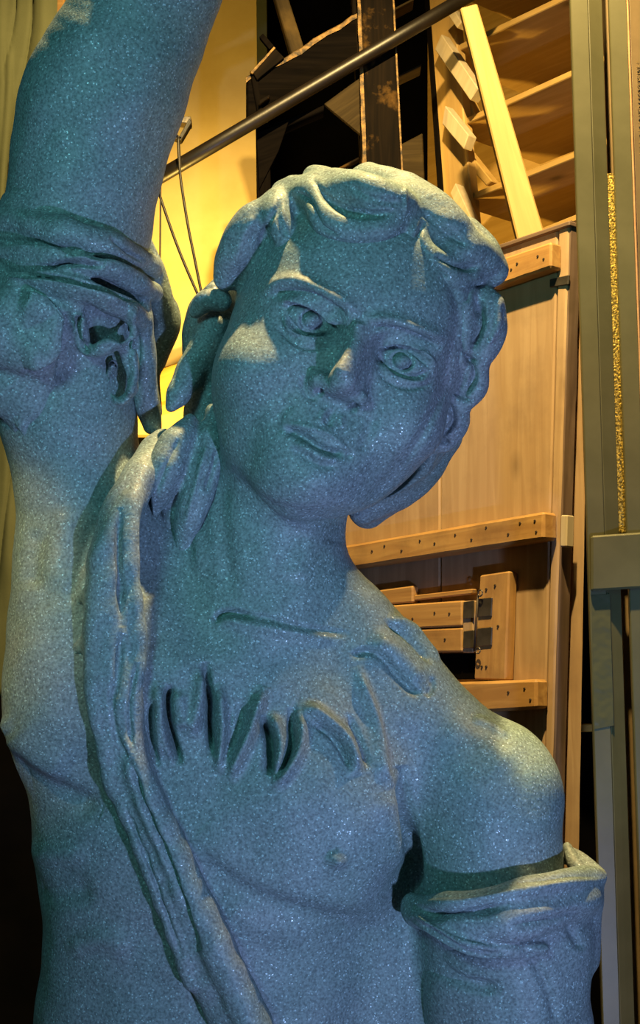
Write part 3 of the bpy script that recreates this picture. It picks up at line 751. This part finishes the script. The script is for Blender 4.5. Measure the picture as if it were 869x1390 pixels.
def build_body():
    f = Field((-485, -900, -330), (440, 835, 235), 4.5)
    # torso
    f.ell(S(296, 1110, -120), (268, 330, 165), 30)
    f.ell(S(292, 1420, -125), (262, 420, 160), 50)
    f.ell(S(330, 950, -115), (235, 170, 118), 60)
    f.ell(S(430, 1095, -40), (128, 135, 88), 60)                      # pectoral, right
    f.ell(S(95, 945, -75), (92, 150, 112), 50)                        # pectoral / lat, left
    f.tube([S(200, 930, -90), S(120, 800, -80), (S(108, 690, -95)), S(92, 560, -95)], [130, 105, 85, 92], 60)
    f.tube([S(505, 1180, -125), S(520, 1300, -120), S(530, 1440, -120)], [62, 72, 72], 40)
    # raised arm
    f.tube([S(92, 570, -100), S(96, 400, -80), S(122, 205, -65), S(147, 120, -45), S(205, 0, -18), S(285, -150, 30)], [91, 97, 109, 110, 90, 70], 25)
    # right shoulder and upper arm
    f.tube([S(395, 810, -105), S(470, 858, -112), S(575, 990, -105), S(662, 1080, -92)], [88, 78, 84, 98], 45)
    f.tube([S(662, 1080, -88), S(662, 1180, -80), S(672, 1330, -80), S(690, 1500, -90)], [104, 106, 106, 98], 30)
    # neck
    f.tube([S(388, 620, -105), S(366, 730, -100), S(345, 850, -118)], [104, 106, 125], 40)
    f.tube([S(330, 820, -130), S(210, 770, -125), S(130, 690, -100)], [80, 82, 80], 50)
    # head
    g = Field((-485, -900, -330), (440, 835, 235), 4.5)
    E = lambda c, r, k, op='add': g.ell(Hd(*c), r, k, op, R=HR)
    T = lambda P, r, k, op='add', **kw: g.tube([Hd(*p) for p in P], r, k, op, **kw)
    E((0, 55, -150), (166, 178, 178), 10)
    E((-7, -38, -108), (154, 180, 120), 50)
    E((-8, -126, -95), (108, 106, 104), 40)
    T([(-122, -88, -120), (-82, -166, -80), (-2, -196, -38)], [38, 36, 42], 45)
    T([(102, -90, -118), (66, -170, -80), (-4, -198, -38)], [38, 38, 44], 45)
    E((-4, -192, -26), (46, 40, 42), 26)
    for sx in (-1, 1):
        E((sx * 92 - 3, -82, -52), (62, 52, 52), 50)
    T([(-138, 2, -76), (-96, 33, -22), (-44, 27, 11), (-8, 8, 9)], [16, 18, 18, 14], 20)
    T([(136, 4, -76), (92, 29, -24), (44, 23, 6), (8, 8, 8)], [16, 18, 18, 14], 20)
    E((0, 95, -88), (128, 92, 84), 60)
    # eye sockets and eyeballs
    for cx, cy in ((-70, -6), (72, -9)):
        g.ell(Hd(cx, cy - 1, 26), (52, 29, 42), 14, 'sub', R=HR)
        g.ell(Hd(cx, cy - 2, -32), (45, 34, 38), 8, 'add', R=HR)
    # nose
    T([(3, 28, -4), (3, -22, 25), (0, -62, 45)], [15, 15, 16], 12)
    T([(8, 20, -10), (12, -24, 10), (14, -62, 28)], [14, 14, 14], 12)
    E((1, -70, 46), (17, 14, 16), 8)
    E((-27, -76, 16), (14, 13, 20), 9); E((31, -78, 16), (14, 13, 20), 9)
    E((2, -80, 22), (30, 10, 20), 12)
    # mouth region
    E((-3, -148, -16), (62, 46, 34), 34)
    T([(-44, -141, -6), (-16, -134, 14), (-2, -138, 16), (12, -134, 14), (40, -143, -4)], [5, 8.5, 7.5, 8.5, 5], 12)
    T([(-36, -152, -4), (-2, -160, 14), (34, -154, -2)], [7, 12, 7], 10)
    f.put((slice(None),) * 3, g.d, 34, 'add'); del g
    f.cut(1, -890)
    P, Q = f.mesh(); c = Clay(P, Q, 'body', 1)
    hm = (c.px[:, 1] < 720).astype(float) * (c.px[:, 0] > 270)
    c.smooth(1 - hm, 6, 0.5); c.smooth(hm, 1, 0.4)
    c.lumps(1.3, 26, 3)
    st, bl = c.stroke, c.blob
    Z = -60                                                            # face strokes stay on the face
    # brows
    st([(358, 396), (378, 384), (402, 381), (428, 390), (452, 403), (476, 417), (488, 428)], 8, 6, 5, zmin=Z)
    st([(494, 430), (512, 433), (532, 435), (557, 443), (582, 452), (608, 462)], 8, 6, 5, zmin=Z)
    st([(362, 404), (384, 396), (406, 396), (430, 404), (454, 418), (472, 430)], 4, -9, 8, zmin=Z)
    st([(502, 441), (530, 446), (558, 454), (584, 463), (602, 472)], 4, -9, 8, zmin=Z)
    # eyes
    st([(382, 414), (394, 405), (412, 406), (434, 415), (455, 433), (463, 448)], 4.5, 13, zmin=Z)          # upper lid
    st([(387, 421), (398, 414), (412, 414), (430, 421), (447, 434), (458, 447)], 2.6, -8, zmin=Z)
    st([(388, 424), (397, 441), (414, 454), (434, 458), (449, 453), (459, 447)], 2.8, -9, zmin=Z)
    st([(384, 430), (395, 450), (414, 463), (437, 463), (455, 455)], 4, 9, zmin=Z)
    st([(380, 440), (393, 461), (415, 473), (438, 470), (455, 458)], 3.2, -3, zmin=Z)
    st([(510, 477), (526, 463), (550, 463), (572, 475), (586, 491), (592, 506)], 4.5, 9, zmin=Z)
    st([(513, 478), (528, 470), (550, 471), (569, 483), (584, 499)], 2.6, -7, zmin=Z)
    st([(514, 482), (527, 499), (543, 509), (563, 512), (583, 503)], 2.6, -7, zmin=Z)
    st([(512, 490), (526, 508), (545, 517), (566, 518), (584, 511)], 4, 6, zmin=Z)
    st([(511, 498), (527, 518), (551, 527), (572, 524), (588, 515)], 3.2, -3, zmin=Z)
    for (ex, ey) in ((424, 435), (546, 490)):                          # carved iris and pupil
        ring = [(ex + 14.5 * math.cos(a), ey + 12.5 * math.sin(a)) for a in np.linspace(-.4, 2 * math.pi - .4, 15)]
        st(ring, 2.6, -6.5, taper=0, zmin=Z); bl((ex - 1, ey), (8, 8), 5, zmin=Z)
        st(ring[1:6], 2.6, -2.5, zmin=Z)
    # nose
    st([(415, 506), (411, 522), (418, 537), (430, 544)], 3, -4, zmin=Z)
    bl((433, 533), (5.0, 4.5), -11, zmin=Z, sharp=3); bl((480, 554), (5.5, 4.5), -11, zmin=Z, sharp=3)
    st([(494, 526), (503, 538), (500, 552), (491, 558)], 3, -4, zmin=Z)
    st([(485, 434), (479, 466), (468, 490), (456, 510)], 13, 8, 4, zmin=Z, taper=.1)
    # philtrum, mouth
    st([(453, 556), (447, 570), (446, 580)], 5, -4, zmin=Z); st([(441, 556), (434, 574)], 4, 2.5, zmin=Z); st([(464, 562), (464, 582)], 4, 2.5, zmin=Z)
    st([(384, 581), (398, 585), (416, 594), (434, 605), (450, 612), (470, 617)], 4, -13, 6, zmin=Z, taper=.12)
    st([(388, 577), (408, 578), (428, 583), (444, 588), (458, 598), (473, 614)], 3.5, 3.5, zmin=Z)
    st([(400, 598), (420, 611), (440, 621), (462, 623)], 5.5, 4.5, zmin=Z)
    st([(396, 606), (416, 622), (438, 632), (458, 632)], 5, -4, zmin=Z)
    bl((380, 582), (6, 6), -3, zmin=Z); bl((474, 618), (6, 6), -4, zmin=Z)
    bl((420, 655), (26, 18), 5, zmin=Z)
    st([(396, 545), (380, 562), (372, 582)], 9, -3, zmin=Z); st([(508, 562), (500, 590), (490, 616)], 9, -3.5, zmin=Z)
    bl((345, 500), (38, 30), 5, zmin=Z); bl((560, 560), (26, 30), 5, zmin=Z)
    # hairline groove down the right of the face
    st([(600, 372), (618, 395), (624, 427), (614, 479), (603, 530), (573, 593), (532, 650), (494, 690)], 5, -5, 9, zmin=-150, taper=.1)
    # jaw to neck transition
    st([(318, 636), (350, 676), (390, 694), (440, 700), (486, 690)], 9, -5, zmin=-140)
    # neck
    st([(302, 640), (300, 700), (308, 770), (318, 810)], 12, -6, 10, zmax=40); st([(278, 640), (270, 700), (272, 780)], 8, 5, zmax=40)
    st([(430, 706), (420, 740), (400, 790)], 16, 5, zmax=40); st([(462, 700), (452, 740)], 12, -4, zmax=40)
    # collar edge
    st([(290, 846), (300, 834), (320, 832), (345, 838)], 4, -12, 5, taper=.25); st([(325, 834), (360, 838), (396, 848), (434, 855), (474, 860)], 3, -5, 6, taper=.25)
    st([(292, 850), (312, 842), (350, 849), (392, 855), (430, 862), (468, 868)], 5, 5, 10, taper=.15)
    # gathered folds on the chest
    st([(210, 950), (204, 975), (206, 1010), (214, 1040)], 4, -16, 5); st([(214, 925), (213, 960), (216, 1000), (222, 1030)], 6, 12, 6)
    st([(233, 930), (229, 955), (231, 985), (238, 1012), (245, 1036)], 3.6, -34, 6, taper=.15)
    st([(240, 938), (244, 960), (248, 990)], 10, 10); st([(223, 932), (221, 960), (225, 1000), (237, 1036)], 5, 14)
    st([(280, 900), (284, 930), (288, 955), (287, 985), (290, 1024)], 3.2, -30, 6, taper=.15)
    st([(296, 930), (300, 965), (302, 1000), (299, 1050)], 8, 18); st([(276, 910), (270, 950), (258, 1000)], 10, 14)
    st([(312, 960), (309, 1000), (305, 1040)], 4, -8)
    st([(358, 932), (350, 960), (340, 995), (322, 1035), (312, 1060)], 8, 20, 9); st([(330, 950), (325, 985), (314, 1020)], 8, -8)
    st([(355, 972), (364, 992), (368, 1015), (367, 1052)], 3.8, -34, 7, taper=.15); st([(366, 968), (378, 990), (382, 1020), (374, 1052)], 7, 15)
    st([(396, 962), (396, 985), (397, 1010), (388, 1036), (378, 1056)], 4, -20, 5); st([(404, 966), (410, 995), (404, 1025), (386, 1052), (370, 1068)], 8, 18)
    st([(402, 966), (425, 966), (450, 985), (470, 1005), (480, 1030), (486, 1052)], 9, 16, 9); st([(425, 980), (448, 995), (464, 1015), (478, 1045)], 5, -16)
    st([(470, 970), (480, 985), (492, 1015), (500, 1042)], 4, -9); st([(486, 905), (496, 935), (506, 965), (514, 1005), (520, 1045), (535, 1065)], 6, 12, 10)
    st([(215, 915), (280, 890), (350, 920), (400, 950)], 26, 5)
    # pectorals, ribs, nipples
    st([(255, 1150), (290, 1178), (331, 1206), (372, 1222), (414, 1234), (470, 1245), (520, 1244)], 12, -7, 16)
    st([(270, 1130), (320, 1172), (400, 1210), (480, 1222), (530, 1200)], 26, 8)
    st([(300, 1225), (350, 1255), (420, 1275)], 20, 5)
    bl((457, 1167), (11, 9), 10); st([(441, 1165), (447, 1155), (460, 1152)], 4, -3)
    st([(8, 1015), (33, 1048), (83, 1076), (140, 1098)], 14, -12, 22); st([(10, 990), (40, 1020), (90, 1050)], 24, 6)
    bl((7, 985), (9, 13), 10)
    st([(25, 1150), (70, 1160), (120, 1158)], 16, 6); st([(25, 1195), (80, 1215), (130, 1205)], 18, -6); st([(90, 1290), (140, 1275), (180, 1290)], 16, 6)
    st([(56, 720), (46, 745), (42, 800)], 14, -6); st([(95, 690), (80, 740), (70, 800)], 18, 5); st([(130, 700), (112, 760), (90, 830)], 10, -4)
    # armpit crease at right
    st([(545, 1040), (550, 1080), (557, 1130), (563, 1180), (560, 1240)], 7, -26, 9, taper=.3)
    st([(525, 1075), (535, 1130), (540, 1180)], 18, 6)
    # shoulder flaps of cloth
    st([(476, 890), (500, 884), (520, 893), (540, 915), (556, 932), (572, 944)], 4, -9, 6, taper=.12)
    st([(500, 868), (530, 880), (556, 905), (577, 930)], 14, 9); st([(585, 918), (588, 932), (578, 945)], 4, -5)
    st([(528, 836), (548, 846), (570, 862), (590, 885), (603, 898)], 6, 10, 6); st([(522, 842), (545, 858), (565, 876), (585, 900)], 4, -8)
    st([(640, 975), (665, 985), (690, 1002)], 6, 4); st([(600, 985), (660, 1010), (700, 1045)], 22, 4)
    # elbow side details of the raised arm
    bl((82, 190), (12, 10), 3); st([(220, 60), (190, 140), (180, 230)], 22, 4)
    c.refresh(); c.smooth(None, 1, 0.25)
    return c


build_body().finish('body', M_STONE, STATUE)


def build_hair():
    f = Field((-235, -60, -335), (295, 500, 165), 3.2)
    T = lambda P, r, k=10, op='add', zs=1.0: f.tube([S(*p) for p in P], r, k, op, zs=zs)
    # cap with the face kept free
    f.ell(Hd(2, 62, -158), (184, 186, 186), 5, R=HR)
    f.ell(Hd(30, -30, -190), (160, 190, 140), 30, R=HR)
    f.ell(Hd(-4, -40, -30), (156, 196, 150), 16, 'sub', R=HR)
    f.ell(Hd(-4, -150, -60), (190, 150, 180), 16, 'sub', R=HR)
    # fringe, left
    T([(372, 286, -2), (345, 304, 4), (322, 338, -8), (308, 376, -30)], [22, 27, 26, 20], 12)
    T([(385, 264, -10), (376, 288, 22), (384, 314, 36), (396, 330, 30)], [20, 23, 18, 11], 10)
    T([(425, 268, 6), (480, 288, 46), (545, 276, 34)], [30, 33, 28], 20)
    T([(430, 256, 28), (478, 272, 52), (526, 274, 46)], [22, 26, 24], 20)
    T([(400, 256, 0), (430, 268, 40), (446, 298, 66), (480, 312, 80), (520, 308, 78), (548, 292, 60)], [18, 22, 23, 21, 20, 13], 10)
    T([(428, 242, -14), (468, 256, 50), (508, 268, 80), (542, 278, 68), (556, 290, 50)], [18, 25, 28, 24, 14], 12)
    T([(500, 246, -40), (545, 262, 0), (556, 290, 28)], [26, 28, 22], 20)
    # right of the parting
    T([(556, 286, 48), (562, 320, 62), (586, 350, 62), (612, 366, 46)], [14, 16, 16, 14], 12)
    T([(626, 388, 26), (632, 428, 22), (622, 480, 4), (610, 532, -36), (590, 572, -62)], [12, 13, 13, 11, 6], 10)
    T([(556, 268, 0), (590, 300, 28), (620, 336, 26), (655, 352, 8)], [26, 36, 34, 24], 20)
    T([(556, 290, 32), (568, 340, 48), (600, 372, 42), (634, 380, 26)], [14, 20, 22, 16], 12)
    T([(630, 318, -20), (660, 345, -4), (676, 368, -8), (660, 384, -6)], [26, 22, 15, 10], 10)
    # curls down the right side
    T([(640, 392, -10), (662, 420, 4), (662, 456, 0), (648, 488, -10)], [20, 22, 25, 18], 8)
    T([(628, 396, 6), (634, 430, 4), (640, 462, -10)], [14, 14, 12], 8)
    T([(622, 470, -20), (642, 498, -14), (642, 524, -22), (622, 548, -28)], [16, 20, 22, 16], 8)
    T([(606, 530, -22), (614, 566, -40), (606, 592, -50), (588, 602, -52)], [18, 24, 20, 14], 8)
    T([(584, 588, -86), (576, 616, -118), (550, 644, -146)], [20, 22, 18], 8)
    T([(562, 622, -158), (528, 662, -172), (492, 694, -178)], [28, 28, 20], 12)
    T([(600, 590, -150), (560, 645, -190), (500, 690, -215)], [30, 34, 30], 20)
    # left side, behind the cheek
    T([(318, 400, -110), (285, 430, -120), (278, 480, -140)], [36, 34, 34], 20)
    T([(300, 408, -50), (282, 408, -48), (264, 424, -60)], [16, 15, 9], 6)
    T([(290, 396, -70), (278, 400, -80)], [14, 8], 6)
    T([(292, 440, -90), (266, 490, -84), (244, 528, -70), (232, 552, -62)], [22, 22, 18, 9], 10)
    T([(300, 480, -120), (280, 560, -125), (268, 640, -120)], [34, 32, 30], 20)
    T([(258, 572, -58), (240, 604, -40), (220, 648, -36), (205, 686, -52)], [12, 24, 27, 16], 8)
    T([(292, 560, -70), (282, 620, -48), (262, 690, -44), (246, 760, -66)], [14, 24, 22, 12], 10)
    T([(268, 600, -78), (248, 660, -70), (232, 715, -80)], [18, 22, 18], 8)
    P, Q = f.mesh(); c = Clay(P, Q, 'hair', 1); c.smooth(None, 2, .4); st = c.stroke
    st([(424, 243), (446, 268), (474, 287), (512, 291), (536, 287)], 3.5, -9, 5, taper=.25); st([(350, 290), (330, 320), (318, 360)], 8, 4); st([(376, 280), (362, 306), (352, 346)], 4, -6)
    st([(402, 258), (424, 276), (436, 306), (460, 320)], 3.5, -6); st([(380, 270), (378, 296), (390, 322)], 4, -4)
    st([(470, 248), (510, 270), (550, 276)], 6, -4); st([(550, 252), (551, 290)], 3, 3)
    st([(572, 286), (604, 312), (640, 336)], 5, -5); bl = c.blob; bl((612, 322), (26, 16), -9)
    st([(576, 300), (566, 330), (580, 358), (610, 378)], 4, -9); st([(590, 346), (622, 362), (654, 362)], 4, -8); st([(660, 384), (640, 392), (632, 410)], 4, -10); st([(648, 402), (654, 440), (640, 474)], 4, -13); st([(676, 400), (676, 440), (660, 474)], 4, 4)
    st([(630, 480), (645, 506), (630, 538)], 4, -12); st([(608, 542), (616, 572), (598, 592)], 4, -11); st([(650, 492), (630, 478), (622, 460)], 3.5, -9); st([(640, 548), (618, 530), (612, 512)], 3.5, -9); st([(612, 606), (590, 590), (584, 572)], 3.5, -8); st([(560, 610), (540, 640), (505, 675)], 4, -6)
    st([(570, 630), (545, 656), (510, 686)], 4, -5); st([(246, 590), (226, 632), (210, 672)], 4, -4); st([(282, 600), (266, 660), (250, 720)], 4, 4); st([(296, 610), (280, 670)], 4, -5)
    c.refresh(); c.lumps(1.5, 14, 5); c.refresh(); c.smooth(None, 1, .3)
    return c


build_hair().finish('hair', M_STONE, STATUE)


def build_strap():
    f = Field((-330, -730, -160), (-60, 130, 175), 3.2)
    T = lambda P, r, k=10, op='add', zs=1.0: f.tube([S(*p) for p in P], r, k, op, zs=zs)
    # upper part over the shoulder
    T([(212, 615, -70), (190, 650, -20), (165, 700, 10), (150, 770, 34), (150, 850, 42), (155, 930, 44), (166, 1010, 40), (192, 1090, 40), (232, 1180, 40), (282, 1290, 42), (330, 1400, 40)],
      [22, 26, 28, 32, 36, 37, 34, 34, 36, 38, 40], 14, zs=1.25)
    T([(196, 640, -10), (180, 690, 26), (178, 760, 44), (186, 840, 50), (186, 900, 54), (178, 950, 56), (178, 1010, 58)], [10, 13, 12, 12, 13, 14, 15], 8)
    T([(172, 680, 20), (146, 730, 40), (132, 800, 52), (128, 880, 58), (130, 950, 60), (142, 1020, 56), (158, 1075, 52)], [9, 12, 13, 14, 13, 12, 10], 8)
    T([(178, 1010, 58), (192, 1060, 62), (218, 1120, 64), (250, 1190, 64), (282, 1260, 66), (310, 1320, 66), (345, 1400, 62)], [16, 19, 21, 22, 23, 24, 24], 8)
    T([(150, 1050, 52), (176, 1110, 54), (206, 1180, 54), (236, 1260, 56), (262, 1330, 56)], [10, 12, 13, 14, 14], 8)
    T([(222, 600, -90), (205, 640, -60), (150, 690, -40), (120, 740, -20)], [20, 24, 22, 16], 20)
    # pinched folds on the left of the strap
    T([(128, 806, 30), (112, 812, 26), (104, 824, 20)], [14, 10, 6], 8); T([(124, 872, 34), (104, 884, 32), (96, 892, 26)], [13, 9, 6], 8)
    P, Q = f.mesh(); c = Clay(P, Q, 'strap', 1); c.smooth(None, 3, .5); st = c.stroke
    st([(163, 690), (160, 740), (164, 800), (166, 850)], 4, -10, taper=.3); st([(166, 860), (160, 920), (152, 960)], 5, -6); st([(150, 930), (158, 1000), (176, 1040)], 4, -5)
    st([(176, 1030), (190, 1080), (214, 1140), (244, 1215), (270, 1290)], 4.5, -14, taper=.15); st([(186, 900), (176, 960), (180, 1020)], 4, -6)
    st([(168, 1090), (196, 1160), (226, 1240), (246, 1300)], 3, -7)
    c.refresh(); c.lumps(1.5, 20, 8); c.refresh()
    return c


build_strap().finish('shoulder_strap', M_STONE, STATUE)


def build_left_sleeve():
    f = Field((-520, 40, -300), (-165, 440, 110), 3.4)
    T = lambda P, r, k=10, op='add', zs=1.0: f.tube([S(x, y, z - 100) for x, y, z in P], np.array(r) * 1.055, k, op, zs=zs)
    T([(96, 318, 28), (92, 400, 20), (84, 480, 8)], [99, 105, 97], 8)
    # wrapped bands
    T([(-22, 300, 40), (20, 300, 92), (70, 312, 130), (120, 324, 134), (165, 342, 96), (196, 356, 40), (205, 366, -20)], [15, 19, 21, 20, 19, 17, 16], 6)
    T([(-22, 344, 60), (30, 346, 112), (90, 356, 140), (140, 366, 136), (186, 384, 88), (206, 398, 20)], [14, 17, 16, 13, 14, 14], 5)
    T([(-22, 380, 70), (30, 378, 118), (80, 386, 142), (130, 402, 140), (176, 424, 96), (196, 440, 30)], [17, 21, 20, 17, 15, 12], 5)
    # flap at the right, hanging behind
    T([(196, 330, -20), (206, 360, -30), (218, 405, -40), (224, 440, -50), (206, 490, -50), (208, 560, -50)], [12, 15, 18, 17, 14, 12], 10)
    T([(190, 420, 50), (196, 480, 30), (200, 540, 10), (206, 578, -4)], [16, 17, 16, 11], 12)
    T([(226, 420, -60), (230, 445, -60), (214, 490, -60)], [16, 15, 14], 14)
    # bunched lump at the left
    T([(-10, 420, 90), (30, 420, 118), (66, 440, 118), (64, 480, 104), (50, 520, 84), (52, 560, 66), (56, 584, 56)], [32, 38, 31, 30, 28, 24, 14], 9)
    T([(-20, 500, 80), (14, 540, 76), (34, 580, 62)], [34, 30, 18], 14)
    T([(0, 452, 118), (40, 470, 116), (60, 470, 108)], [44, 38, 26], 12); T([(20, 520, 84), (44, 545, 76)], [36, 28], 12)
    # loops round the dark hollows
    T([(60, 408, 128), (100, 420, 136), (112, 450, 124), (116, 474, 112), (140, 474, 122), (164, 464, 112), (174, 440, 104), (164, 420, 118), (140, 410, 134)], [12, 13, 11, 9, 10, 9, 9, 10, 12], 8)
    T([(164, 466, 108), (172, 490, 92), (177, 516, 78), (172, 536, 70), (158, 544, 68), (148, 530, 70), (148, 512, 78), (154, 496, 90)], [9, 9, 9, 7, 6, 5, 5, 6], 6)
    f.ell(S(154, 447, 20), (20, 17, 46), 6, 'sub'); f.ell(S(161, 517, -15), (10, 20, 40), 5, 'sub')
    
    P, Q = f.mesh(); c = Clay(P, Q, 'left_sleeve', 1); c.smooth(None, 1, .4); st = c.stroke
    st([(-8, 326), (52, 331), (104, 345), (140, 358)], 3, -9); st([(-8, 330), (52, 335), (104, 350), (150, 362)], 2, 6, 10)
    st([(-8, 361), (52, 362), (97, 358), (140, 362)], 3, -16, taper=.1); st([(90, 352), (128, 354), (160, 362), (194, 374)], 3, 7, 9)
    st([(30, 372), (69, 374), (121, 386), (166, 402), (194, 411)], 2.8, -14, taper=.1); st([(-8, 376), (69, 381), (121, 393), (166, 410), (184, 420)], 2.5, 8, 10)
    st([(30, 398), (66, 412), (82, 428), (78, 464), (68, 484), (34, 498)], 4, 16, 26, taper=.1)
    st([(88, 425), (90, 455), (86, 490), (80, 530)], 7, -9); st([(30, 505), (64, 494), (78, 480)], 4, -6)
    st([(107, 428), (106, 455), (110, 470), (120, 478)], 3, -14, 4); st([(113, 424), (112, 452), (118, 470)], 2, 8, 9)
    st([(146, 520), (148, 503), (154, 492), (162, 488)], 2.8, -14, 5); st([(128, 472), (146, 466), (168, 470)], 4, 6); st([(150, 536), (162, 545), (174, 536), (178, 512)], 3, 6)
    st([(174, 416), (180, 446), (177, 482), (180, 504), (176, 538)], 9, 9, 2.5, taper=.1); st([(182, 420), (187, 470), (188, 530)], 4, -7)
    st([(20, 575), (40, 602), (74, 590), (78, 556)], 4, -8); st([(22, 566), (40, 590), (70, 580)], 8, 6); st([(150, 322), (172, 342), (198, 356)], 3, -7)
    c.refresh(); c.lumps(2.4, 20, 11); c.refresh()
    return c


build_left_sleeve().finish('rolled_sleeve', M_STONE, STATUE)


def build_right_sleeve():
    f = Field((70, -900, -240), (400, -420, 120), 3.6)
    T = lambda P, r, k=10, op='add', zs=1.0: f.tube([S(*p) for p in P], r, k, op, zs=zs)
    T([(686, 1262, -78), (684, 1330, -78), (690, 1420, -82), (694, 1540, -85)], [124, 121, 120, 114], 8)
    f.tube([S(684, 1090, -86), S(684, 1190, -86), S(684, 1246, -88)], [117, 113, 98], 6, 'sub')
    T([(566, 1240, -20), (630, 1250, 36), (710, 1242, 44), (790, 1220, -20), (800, 1216, -80)], [20, 28, 30, 24, 20], 12)
    T([(560, 1226, -30), (600, 1230, 26), (640, 1226, 48), (695, 1212, 52), (750, 1200, 28), (796, 1192, -30), (822, 1192, -60)], [14, 17, 18, 17, 17, 16, 8], 12)
    T([(556, 1236, -30), (582, 1252, 28), (622, 1276, 56), (680, 1290, 60), (740, 1288, 44)], [11, 14, 14, 12, 8], 6)
    T([(578, 1204, -50), (640, 1188, -110), (700, 1172, -150), (756, 1160, -150), (786, 1166, -110), (812, 1186, -70)], [9, 11, 12, 13, 12, 9], 10)
    T([(770, 1150, -110), (780, 1172, -90), (800, 1192, -70)], [8, 10, 9], 8)
    T([(806, 1200, -70), (800, 1240, -60), (794, 1300, -60)], [14, 17, 17], 14)
    P, Q = f.mesh(); c = Clay(P, Q, 'right_sleeve', 1); c.smooth(None, 2, .4); st = c.stroke
    st([(562, 1230), (590, 1240), (640, 1238), (690, 1228)], 4, -14, 7, taper=.25); st([(560, 1246), (590, 1266), (630, 1286), (680, 1296)], 4, -14, 8, taper=.25); st([(566, 1290), (620, 1330), (680, 1345)], 8, -10); st([(560, 1222), (615, 1224), (695, 1209), (760, 1198), (822, 1193)], 2.5, 6, 8); st([(690, 1258), (750, 1248), (800, 1236)], 8, -9); st([(560, 1238), (586, 1256), (624, 1278), (676, 1290)], 2.5, 7, 6); st([(770, 1250), (790, 1290)], 6, -6); st([(700, 1270), (740, 1330), (760, 1400)], 8, -6)
    c.refresh(); c.lumps(2.0, 22, 14); c.refresh()
    return c


build_right_sleeve().finish('cuffed_sleeve', M_STONE, STATUE)

# draped lower body down to the floor (below the frame)
bm = bmesh.new(); rings = []
zt = float(to_world(np.array([S(300, 1620, -120)]))[0][2])
for j in range(13):
    t = j / 12; z = zt * (1 - t); ring = []
    for k in range(72):
        a = 2 * math.pi * k / 72; rr = 1 + .05 * math.sin(a * 11 + 2 * t) * (.3 + t)
        ring.append(bm.verts.new(((0.205 + .07 * t) * rr * math.cos(a), (0.125 + .1 * t) * rr * math.sin(a) + .03, z)))
    rings.append(ring)
for r0, r1 in zip(rings, rings[1:]):
    for k in range(72):
        fc = bm.faces.new([r0[k], r0[(k + 1) % 72], r1[(k + 1) % 72], r1[k]]); fc.smooth = True
bm.faces.new(rings[0]); bm.faces.new(rings[-1][::-1]); bmesh.ops.recalc_face_normals(bm, faces=bm.faces)
me = bpy.data.meshes.new('draped_skirt'); bm.to_mesh(me); bm.free(); o = link('draped_skirt', me, M_STONE); o.parent = STATUE
